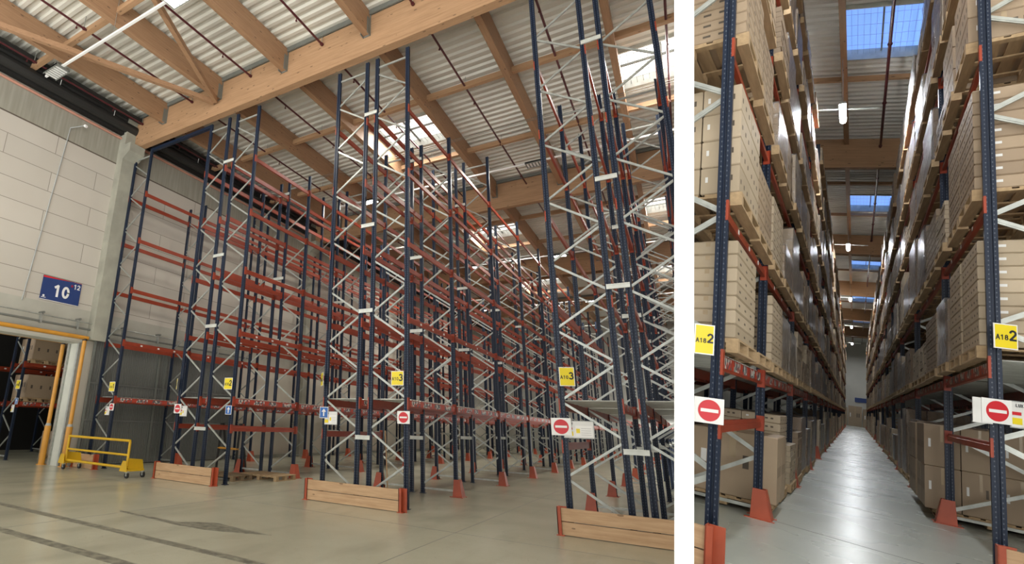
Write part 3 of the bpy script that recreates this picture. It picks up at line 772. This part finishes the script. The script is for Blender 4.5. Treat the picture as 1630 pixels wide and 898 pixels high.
board_info((-19.45, 9.12, 1.7), 'small notice board on the dim rack through the wall opening', .22, .26)
li = 0
for (z, hh, word) in ((0.0, 1.0, 'on the floor'), (1.95, 1.0, 'on the low shelf'), (3.3, .95, 'on the upper shelf')):
    for bi, y in enumerate((9.4, 10.75, 12.2, 13.6, 15.1)):
        if z == 0 and bi == 0: continue
        lab = '%s beyond the wall opening, %s from the front' % (word, ORD[bi])
        tag(put('pallet', pallet_mesh(1.1, .95), (-20.3, y, z)), 'pallet '+lab, 'pallet', 'pallets beyond the wall opening')
        tag(put('large_carton', carton_mesh(1.1, .95, hh*.8, 'carton')[1], (-20.3, y, z+.145)), 'big brown carton '+lab, 'carton', 'big cartons beyond the wall opening')
# wrapped green roll load and yellow jack
t = empty('wrapped_roll_load', (-18.6, 10.6, .145), 'film wrapped green rolls on a pallet beyond the wall opening', 'wrapped load')
for k in range(3):
    m = MB(); m.tube((-.15, .1, .18+k*.36), (-.15, 1.5, .18+k*.36), .18, 'green', 18); m.tube((.35, .1, .18+k*.36), (.35, 1.5, .18+k*.36), .18, 'green', 18); put('green_roll', m, parent=t) if k < 2 else None
m = MB(); m.box((-.36, .05, 0), (.56, 1.55, .74), 'film'); put('film_cover', m, parent=t)
tag(put('pallet', pallet_mesh(1.6, 1.0), (-19.05, 10.55, 0)), 'pallet under the wrapped green rolls beyond the wall opening', 'pallet')
t = empty('yellow_barrier', (-18.7, 10.6, 0), 'yellow barrier rail just behind the wrapped green rolls', 'barrier')
m = MB(); m.box((-.6, 2.1, .95), (1.4, 2.2, 1.05), 'yellow'); put('barrier_rail', m, parent=t)
for x in (-.5, 1.3):
    m = MB(); m.box((x-.04, 2.11, 0), (x+.04, 2.19, .95), 'yellow'); put('barrier_post', m, parent=t)

# floor marks of hall A: worn dark tape lines, one arrow shaped patch
def strip(pts, name='floor_marking', mat='mark'):
    m = MB(); n = len(pts)
    m.poly([(x, y, .0) for x, y in pts]+[(x, y, .002) for x, y in pts], [tuple(range(n, 2*n))]+[(i, (i+1) % n, n+(i+1) % n, n+i) for i in range(n)], mat)
    return struct(name, m)
strip([(-10.9, 4.92), (-3.8, 5.0), (-3.8, 5.16), (-10.9, 5.08)]); strip([(-9.2, 3.9), (-4.6, 4.0), (-4.6, 4.18), (-9.2, 4.06)])
strip([(-8.5, 6.1), (-7.04, 6.08), (-6.52, 6.48), (-5.25, 6.37), (-6.15, 5.98), (-6.87, 5.92), (-8.4, 6.02)])
m = MB()
for y in (8.6, 14.6, 20.6, 26.6, 32.6): m.box((-17, y, 0), (20, y+.008, .0015), 'joint')
for x in (-13.3, -8.3, -3.3): m.box((x, -4, 0), (x+.008, 56, .0015), 'joint')
struct('trim_2', m)
m = MB(); m.box((WX+.0, 17, 0), (WX+.05, 57, .12), 'concrete'); struct('baseboard_left', m)

# ------------------------------------------------------------------ HALL B
CTX = B_MAT; HALL = 'B'
XL, XR = -.92, 1.08
m = MB(); m.box((-14, -3, -.12), (9, 112, 0), 'floorB'); struct('floor', m)
m = MB(); m.box((-14, 112, 0), (9, 112.2, 12.9), 'cream'); struct('wall_back', m)
m = MB(); m.box((9, 4, 0), (9.2, 112, 12.9), 'cream'); struct('wall_right', m)
m = MB(); m.box((-14, 4, 0), (-13.8, 112, 12.9), 'cream'); struct('wall_left', m)
TS = .45; TH = math.atan(TS); RB = RZ(TH); ct, st_ = math.cos(TH), math.sin(TH)
def e2l(x, y): return (x*ct+y*st_, -x*st_+y*ct)
dk = MB(); SC = [(.55, yy) for yy in (20.2, 37.6, 53.6, 69.8, 86.0)]
ZB = 12.72; SH_ = Matrix(((1, 0, 0, 0), (TS, 1, 0, 0), (0, 0, 1, 0), (0, 0, 0, 1)))     # roof laid obliquely over the racks
def obl(x0, x1, y0, y1):
    m0 = MB(); deckstrip(m0, x0, x1, y0, y1, 'deckb', ZB, .33); dk.add(m0, SH_)
def sk(cx, cy): return cy-cx*TS
yy = -12.0
for cx, cy in SC:
    b = sk(cx, cy)
    obl(-14, 10, yy, b-1.45); obl(-14, cx-.78, b-1.45, b+1.45); obl(cx+.78, 10, b-1.45, b+1.45); yy = b+1.45
obl(-14, 10, yy, 116)
ceilB = struct('ceiling', dk)
for i, (cx, cy) in enumerate(SC):
    m = MB(); m.box((-.78, -1.45, .3), (.78, 1.45, .33), 'skyblue', SH_); o = struct('window_%d' % (7+i), m, (cx, cy, ZB))
    f = MB()
    for p, q in (((-.83, -1.5, -.05), (-.78, 1.5, .34)), ((.78, -1.5, -.05), (.83, 1.5, .34)), ((-.83, -1.5, -.05), (.83, -1.45, .34)), ((-.83, 1.45, -.05), (.83, 1.5, .34))): f.box(p, q, 'zincpale', SH_)
    for k in range(1, 12): f.box((-.78+k*.13, -1.45, .14), (-.775+k*.13, 1.45, .145), 'zinc', SH_)
    for k in range(1, 5): f.box((-.78, -1.45+k*.58, .13), (.78, -1.445+k*.58, .135), 'zinc', SH_)
    f.box((-.02, -1.45, .2), (.02, 1.45, .24), 'zinc', SH_); put('window_frame', f, parent=o)
for y in (12.0, 28.0, 43.9, 59.8, 75.7, 91.6):
    m = MB(); m.box((-14, -.12, -.6), (10, .12, .6), 'glulam_x'); struct('roof_beam', m, (0, y, 11.97), RB)
for x in (-.27, -3.1, 2.5):
    m = MB(); m.box((-.07, 0, -.12), (.07, 110, .12), 'glulam_y'); struct('roof_joist', m, (x, 1, 12.45))
for y in (17.3, 22.4, 33.4, 38.9, 49.2, 54.6, 65, 70.5, 81, 86.5, 97, 103):
    m = MB(); m.box((-14, -.06, -.07), (10, .06, .07), 'glulam_x'); struct('roof_purlin', m, (0, y, 12.5), RB)
for x, w_ in ((.68, 'right of the lamps above the loaded aisle'), (-1.2, 'over the left edge of the loaded aisle')):
    t = empty('sprinkler_pipe', (x, 2, 12.2), 'maroon sprinkler pipe running '+w_, 'pipe', 'sprinkler pipes over the loaded aisle')
    m = MB(); m.tube((0, 0, 0), (0, 108, 0), .035, 'maroon', 8); put('pipe_run', m, parent=t)
    cl = MB(); cl.tube((0, -.03, 0), (0, .03, 0), .055, 'maroon', 8); cl.box((-.008, -.008, 0), (.008, .008, .5), 'zinc'); cm = cl.mesh('pipe_clamp')
    for y in range(10, 100, 4): put('pipe_clamp', cm, (0, y, 0), t)
for i, y in enumerate(BL):
    t = empty('aisle_lamp', (-.29, y, 10.75), 'lit white aisle lamp hanging over the loaded aisle, %s from the front' % ORD[i], 'lamp', 'lamps over the loaded aisle')
    m = MB(); m.tube((0, -.6, 0), (0, .6, 0), .07, 'lampb', 14); put('diffuser', m, parent=t)
    m = MB(); m.box((-.08, -.63, .05), (.08, .63, .11), 'grey'); m.tube((0, -.5, .1), (0, -.5, 1.6), .005, 'zinc', 5); m.tube((0, .5, .1), (0, .5, 1.6), .005, 'zinc', 5); put('lamp_body', m, parent=t)
    m = MB(); m.bar((-.6, 0, .12), (.85, 0, .12), .03, .03, 'zinc'); tag(put('lamp_cable', m, (-.29, y, 10.78), rot=RB), 'thin rail crossing the loaded aisle at the %s lamp' % ORD[i], 'cable', 'rails carrying the aisle lamps')

YL = [6.35, 9.75]+[9.75+4.85*i for i in range(1, 19)]
YR = [9.55, 13.85]+[13.85+6.05*i for i in range(1, 15)]
LL = [2.03, 3.57, 5.38, 6.94, 8.68, 10.4]; LR = [2.43, 4.35, 6.31, 7.96, 9.65]
rack('pallet_rack', 'loaded pallet rack on the left of the aisle signed A18 2', 'racks of the loaded aisle', [(XL-1.05, XL)], YL, [11.15]*len(YL), LL, [(0, 1, 1.37)], bh=.12)
rack('pallet_rack', 'loaded pallet rack on the right of the aisle signed A18 2', 'racks of the loaded aisle', [(XR, XR+1.15)], YR, [11.15]*len(YR), LR, [(0, 0, 1.50)], bh=.12)
rack('pallet_rack', 'dim rack standing behind the left loaded rack', 'racks of the loaded aisle', [(XL-2.35, XL-1.3)], YL[:8], [10.5]*8, LL[:4], bh=.12, nbeam=40, decklevel=False)
rack('pallet_rack', 'dim rack standing behind the right loaded rack', 'racks of the loaded aisle', [(XR+1.4, XR+2.5)], YR[:8], [10.5]*8, LR[:4], bh=.12, nbeam=40, decklevel=False)
for i, y in enumerate(YL[1:]): tag(put('post_guard', GM[1], (XL-.04, y, 0)), 'orange guard at the %s frame of the rack left of the loaded aisle' % ORD[i+1], 'post guard', 'post guards along the loaded aisle')
for i, y in enumerate(YR[1:]): tag(put('post_guard', GM[-1], (XR+.04, y, 0)), 'orange guard at the %s frame of the rack right of the loaded aisle' % ORD[i+1], 'post guard', 'post guards along the loaded aisle')
end_guard(XL-1.2, XL+.02, 6.0, 'orange edged end guard at the left corner of the loaded aisle', 2, .42, 'end guards of the loaded aisle')
end_guard(XR-.02, XR+1.3, 9.15, 'orange edged timber end guard at the right corner of the loaded aisle', 2, .42, 'end guards of the loaded aisle')

# loads
LOADS = []      # (dist, side, bay, slot, level, x, y, z, W, D, H)
def bays(side):
    ys = YL if side < 0 else YR; lv = LL if side < 0 else LR
    for b in range(len(ys)-1):
        Ln = ys[b+1]-ys[b]; ns = 2 if (side < 0 and b == 0) else 3; wv = (Ln-.16)/ns
        for l in range(-1, len(lv)):
            for s in range(ns): yield b, s, l, ys[b]+.09+s*wv, wv, ns
random.seed(11)
for side in (-1, 1):
    ys = YL if side < 0 else YR; lv = LL if side < 0 else LR
    for b, s, l, y, wv, ns in bays(side):
        if l == -1 and b == 0: continue
        if l == -1 and b > 1 and random.random() < .25: continue
        if l > 3 and b > 2 and random.random() < .12: continue
        z = 0 if l < 0 else lv[l]
        top = (lv[0]-.2) if l < 0 else (lv[l+1]-.15 if l < len(lv)-1 else 11.3)
        H = (top-z-.18)*random.choice((.45, .58, .68, .78, .88)); D = 1.08 + (0 if side < 0 else .12); W = wv-.08-random.choice((0, .05, .15))
        if l == -1: y += .12; W -= .2
        ov = .06+random.uniform(0, .04)
        x = XL-D+ov if side < 0 else XR-ov
        LOADS.append([y, side, b, s, l, x, y+random.uniform(0, .04), z, W, D, H])
LOADS.sort(key=lambda a: a[0]*(1 if a[1] < 0 else .8))
SIDE = {-1: 'left', 1: 'right'}; LV_ = {-1: 'floor', 0: 'lowest shelf', 1: 'second shelf', 2: 'third shelf', 3: 'fourth shelf', 4: 'fifth shelf', 5: 'top shelf'}
def where(side, b, s, l): return '%s, %s bay of %s loaded rack, %s place' % (LV_[l], ORD[b], SIDE[side], ORD[s])
ncart = [0]
def stack(x, y, z, W, D, H, nx, ny, nz, mat, side, wh, kind='carton', lim=300, top_all=True):
    w_, d_, h_ = W/ny, D/nx, H/nz
    mb, me = carton_mesh(w_-.010, d_-.010, h_-.003, mat)
    for k in range(nz):
        for i in range(nx):
            for j in range(ny):
                aisle = (i == nx-1) if side < 0 else (i == 0)
                if not (aisle or j == 0): continue
                if ncart[0] >= lim: return
                ncart[0] += 1
                jit = random.uniform(-.0015, .0015)
                ai = (nx-1-i) if side < 0 else i
                lb = '%s layer carton, %s, %s' % (ORD[k], ('row %s' % ORD[j] if ny > 1 else 'front')+(' column %s' % ORD[ai] if nx > 1 else ''), wh.replace(' loaded', '').replace(' of', ''))
                tag(put('flat_carton' if kind == 'flat' else 'carton', me, (x+i*d_+.003+jit, y+j*w_+.003, z+k*h_)), ' '.join(lb.split()[:16]), 'carton', 'cartons stacked on the loaded racks')
def solid_stack(W, D, H, nx, ny, nz, mat, tape=False):
    m = MB(); w_, d_, h_ = W/ny, D/nx, H/nz
    for k in range(nz):
        for i in range(nx):
            for j in range(ny):
                o = random.uniform(0, .012)
                a, b, c = i*d_+.004+o, j*w_+.004, k*h_+.002
                m.box((a, b, c), (a+d_-.012, b+w_-.01, c+h_-.006), mat)
    # labels on the outer sides
    for k in range(nz):
        for j in range(ny):
            if (j+k) % 2 == 0:
                for xx in (-.001, D): m.box((xx, j*w_+w_*.3, k*h_+h_*.35), (xx+.003, j*w_+w_*.5, k*h_+h_*.6), 'print')
    return m
PM = {}; WM = {}
npal = 0; nload = 0; restP = MB(); restL = MB(); restPt = [0]
for (key, side, b, s, l, x, y, z, W, D, H) in LOADS:
    wh = where(side, b, s, l)
    pk = (round(W, 2), D)
    if pk not in PM: mb = pallet_mb(pk[0], D); PM[pk] = (mb, mb.mesh('pallet'))
    if npal < 295:
        tag(put('pallet', PM[pk][1], (x, y, z+.03)), ('wooden pallet, '+wh), 'pallet', 'pallets in the loaded racks'); npal += 1
    else: restP.add(PM[pk][0], Matrix.Translation((x, y, z+.03)))
    zz = z+.176; Lx = D-.04; xx = x+.02
    # close loads: single cartons
    if b == 0 and l in (0, 1, 2) and s < 2:
        if side < 0:
            if l == 0 and s == 0: stack(xx, y, zz, W, Lx, 1.02, 2, 1, 7, 'cartonpale', side, wh, 'flat')
            elif l == 0: stack(xx, y, zz, W*.7, Lx*.75, 1.10, 1, 1, 1, 'carton', side, wh); film((xx, y, zz), W*.7, Lx*.75, 1.10, 'clear wrap round the tall carton, left loaded rack, lowest shelf', 'wraps')
            elif l == 1: stack(xx, y, zz, W, Lx, 1.22 if s == 0 else .9, 3, 2, 4, 'cartonpale' if s == 0 else 'carton', side, wh)
            else: stack(xx, y, zz, W, Lx, 1.05, 1, 1, 8, 'carton', side, wh, 'flat')
        else:
            if l == 0: stack(xx, y, zz, W, Lx, 1.28, 1, 1+(s == 0), 8, 'cartonpale', side, wh, 'flat')
            elif l == 1: stack(xx, y, zz, W, Lx, 1.30, 1, 2, 8, 'carton', side, wh, 'flat')
            else: stack(xx, y, zz, W, Lx, 1.05, 2, 2, 3, 'carton', side, wh)
        continue
    if b == 1 and l == -1 and s < 2:
        if side < 0:
            if s == 0: stack(xx+.1, y, zz, W, Lx, .95, 1, 2, 1, 'carton', side, wh)
            else: stack(xx, y, zz, W, Lx, 1.25, 2, 1, 9, 'cartonpale', side, wh, 'flat')
        else: stack(xx-.15, y, zz, W, Lx+.1, 1.45, 3, 2, 2, 'carton', side, wh)
        continue
    if b == 1 and l in (0, 1) and s == 0:
        stack(xx, y, zz, W, Lx, 1.0, 1, 1, 7, 'cartonpale' if side < 0 else 'carton', side, wh, 'flat'); continue
    rs = random.Random(b*100+s*10+l+(5 if side > 0 else 0))
    cfg = rs.choice(((1, 1, 6), (2, 2, 4), (1, 2, 7), (2, 3, 3), (3, 3, 4), (2, 2, 9)))
    mat = rs.choice(('carton', 'cartonpale', 'carton', 'cartondark')); wrapped = rs.random() < .6
    hk = int(H/.1)*.1
    k = (pk[0], D, hk, cfg, mat)
    if k not in WM:
        mb = solid_stack(W, Lx, hk, *cfg, mat); WM[k] = (mb, mb.mesh('wrapped_load'))
    if nload < 295:
        nm = 'wrapped_load' if wrapped else 'carton_load'
        o = tag(put(nm, WM[k][1], (xx, y, zz)), ('film wrapped carton load, ' if wrapped else 'bare carton load, ')+wh, 'carton load', 'carton loads in the loaded racks'); nload += 1
        if wrapped and (nload < 220):
            fk = ('f', pk[0], D, hk)
            if fk not in WM:
                m = MB(); n = 4; pts = []
                for i in range(n+1):
                    for (cx, cy) in ((-.015, -.015), (Lx+.015, -.015), (Lx+.015, W+.015), (-.015, W+.015)): pts.append((cx+random.uniform(-.008, .008), cy+random.uniform(-.008, .008), (hk+.015)*i/n))
                fs = [(i*4+q, i*4+(q+1) % 4, i*4+4+(q+1) % 4, i*4+4+q) for i in range(n) for q in range(4)]+[(n*4, n*4+1, n*4+2, n*4+3)]
                m.poly(pts, fs, 'film'); WM[fk] = m.mesh('film_cover')
            put('film_cover', WM[fk], parent=o)
    else: restL.add(WM[k][0], Matrix.Translation((xx, y, zz)))
for nm, mb, lb in (('pallet', restP, 'small distant pallets far down the loaded aisle'), ('carton_load', restL, 'small distant carton loads far down the loaded aisle')):
    if mb.v: o = tag(put(nm, mb), lb, nm.replace('_', ' ')); o['kind'] = 'stuff'
# dim loads in the racks behind
random.seed(5)
for side in (-1, 1):
    ys = YL if side < 0 else YR
    for b in range(1, 6):
        for l, z in ((0, 0), (1, (LL if side < 0 else LR)[0]), (2, (LL if side < 0 else LR)[1])):
            for s in range(2):
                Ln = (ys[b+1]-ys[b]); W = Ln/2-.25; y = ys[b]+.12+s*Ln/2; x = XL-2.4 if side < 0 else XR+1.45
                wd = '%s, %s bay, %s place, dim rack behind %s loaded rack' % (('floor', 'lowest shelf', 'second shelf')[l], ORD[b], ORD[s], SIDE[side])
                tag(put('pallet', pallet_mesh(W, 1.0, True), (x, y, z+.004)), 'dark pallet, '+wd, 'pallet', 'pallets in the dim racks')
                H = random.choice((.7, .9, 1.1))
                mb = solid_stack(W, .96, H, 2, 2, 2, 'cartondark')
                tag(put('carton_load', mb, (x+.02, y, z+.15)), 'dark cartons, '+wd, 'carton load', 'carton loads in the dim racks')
# signs at the aisle mouth
bay_sign((-1.06, 6.2, 2.15), 'A18', '2', 'yellow plate A18 2 on the left post of the loaded aisle', .19, .30, .7, 'yellow plates A18 2 at the loaded aisle')
bay_sign((1.20, 9.42, 2.70), 'A18', '2', 'yellow plate A18 2 on the right post of the loaded aisle', .245, .285, .7, 'yellow plates A18 2 at the loaded aisle')
noentry((-1.00, 6.2, 1.46), 'no entry sign on the left post of the loaded aisle', .245, .7)
noentry((1.12, 9.40, 1.85), 'no entry sign on the right post of the loaded aisle, before the notice board', .27, .7)
m = MB(); m.box((-.10, 0, -.14), (.10, .004, .14), 'label'); tag(put('paper_sheet', m, (1.01, 9.32, 1.84), rot=RZ(.7)), 'plain pale sheet behind the no entry sign on the right post', 'sheet')
board_info((1.36, 9.62, 1.84), 'notice board beside the no entry sign of the right loaded rack', .36, .30, .7)
# floor joints, end pile and end sign of hall B
m = MB()
for i, y in enumerate((9.6, 13.2, 16.6, 20, 24, 28.5, 34, 41, 50, 62, 78)):
    m.box((-.9, 0, 0), (1.1, (.02 if i < 3 else .05), .0015), 'jointpale' if i % 2 else 'joint', Matrix.Translation((0, y, 0)) @ RZ(-.25).to_4x4())
struct('trim_3', m)
t = empty('hall_number_sign', (.6, 111.9, 3.9), 'tiny blue hall sign on the end wall of the loaded aisle', 'sign'); plate(t, 1.3, .7, 'signblue')
for i in range(4):
    tag(put('large_carton', carton_mesh(2.0, 1.4, 2.6+.3*(i % 2), 'carton')[1], (-2.2+i*1.5, 108, 0)), 'big brown carton at the far end of the aisle, %s from its left' % ORD[i], 'carton', 'big cartons at the end wall')

# ------------------------------------------------------------------ white partition between the halls
CTX = A_MAT; HALL = None
nrm = (CAM_ROT @ Vector((815, 0, 551))).normalized(); fwd = (CAM_ROT @ Vector((551, 0, -815))).normalized(); upv = (CAM_ROT @ Vector((0, 1, 0))).normalized()
PT = .12; R0 = 3.76*math.hypot(551, 815)/815
rot = Matrix((fwd, -nrm, upv)).transposed()
m = MB(); m.box((R0, -PT/2, -6), (62, PT/2, 15), 'paint')
struct('wall_partition', m, tuple(CAM_POS), rot)

# trim everything that would run into or past the partition
import bmesh
bpy.context.view_layer.update()
cache = {}
for o, hall in CLIP:
    if hall is None or o.type != 'MESH': continue
    sgn = -1 if hall == 'A' else 1; off = PT/2+.003
    mw = o.matrix_world; ds = [(mw @ Vector(c)-CAM_POS).dot(nrm)*sgn for c in o.bound_box]
    if min(ds) >= off: continue
    if max(ds) <= off: bpy.data.objects.remove(o); continue
    me = o.data.copy(); bm = bmesh.new(); bm.from_mesh(me); inv = mw.inverted()
    co = inv @ (CAM_POS+nrm*sgn*off); no = (mw.to_3x3().transposed() @ (nrm*sgn)).normalized()
    r = bmesh.ops.bisect_plane(bm, geom=bm.verts[:]+bm.edges[:]+bm.faces[:], plane_co=co, plane_no=no, clear_inner=True)
    ed = [e for e in r['geom_cut'] if isinstance(e, bmesh.types.BMEdge)]
    try: bmesh.ops.holes_fill(bm, edges=ed)
    except Exception: pass
    bm.to_mesh(me)
    if len(bm.faces) == 0: bm.free(); bpy.data.objects.remove(o); continue
    bm.free(); o.data = me
for o in [o for o in bpy.data.objects if o.type == 'EMPTY' and not o.children]: bpy.data.objects.remove(o)
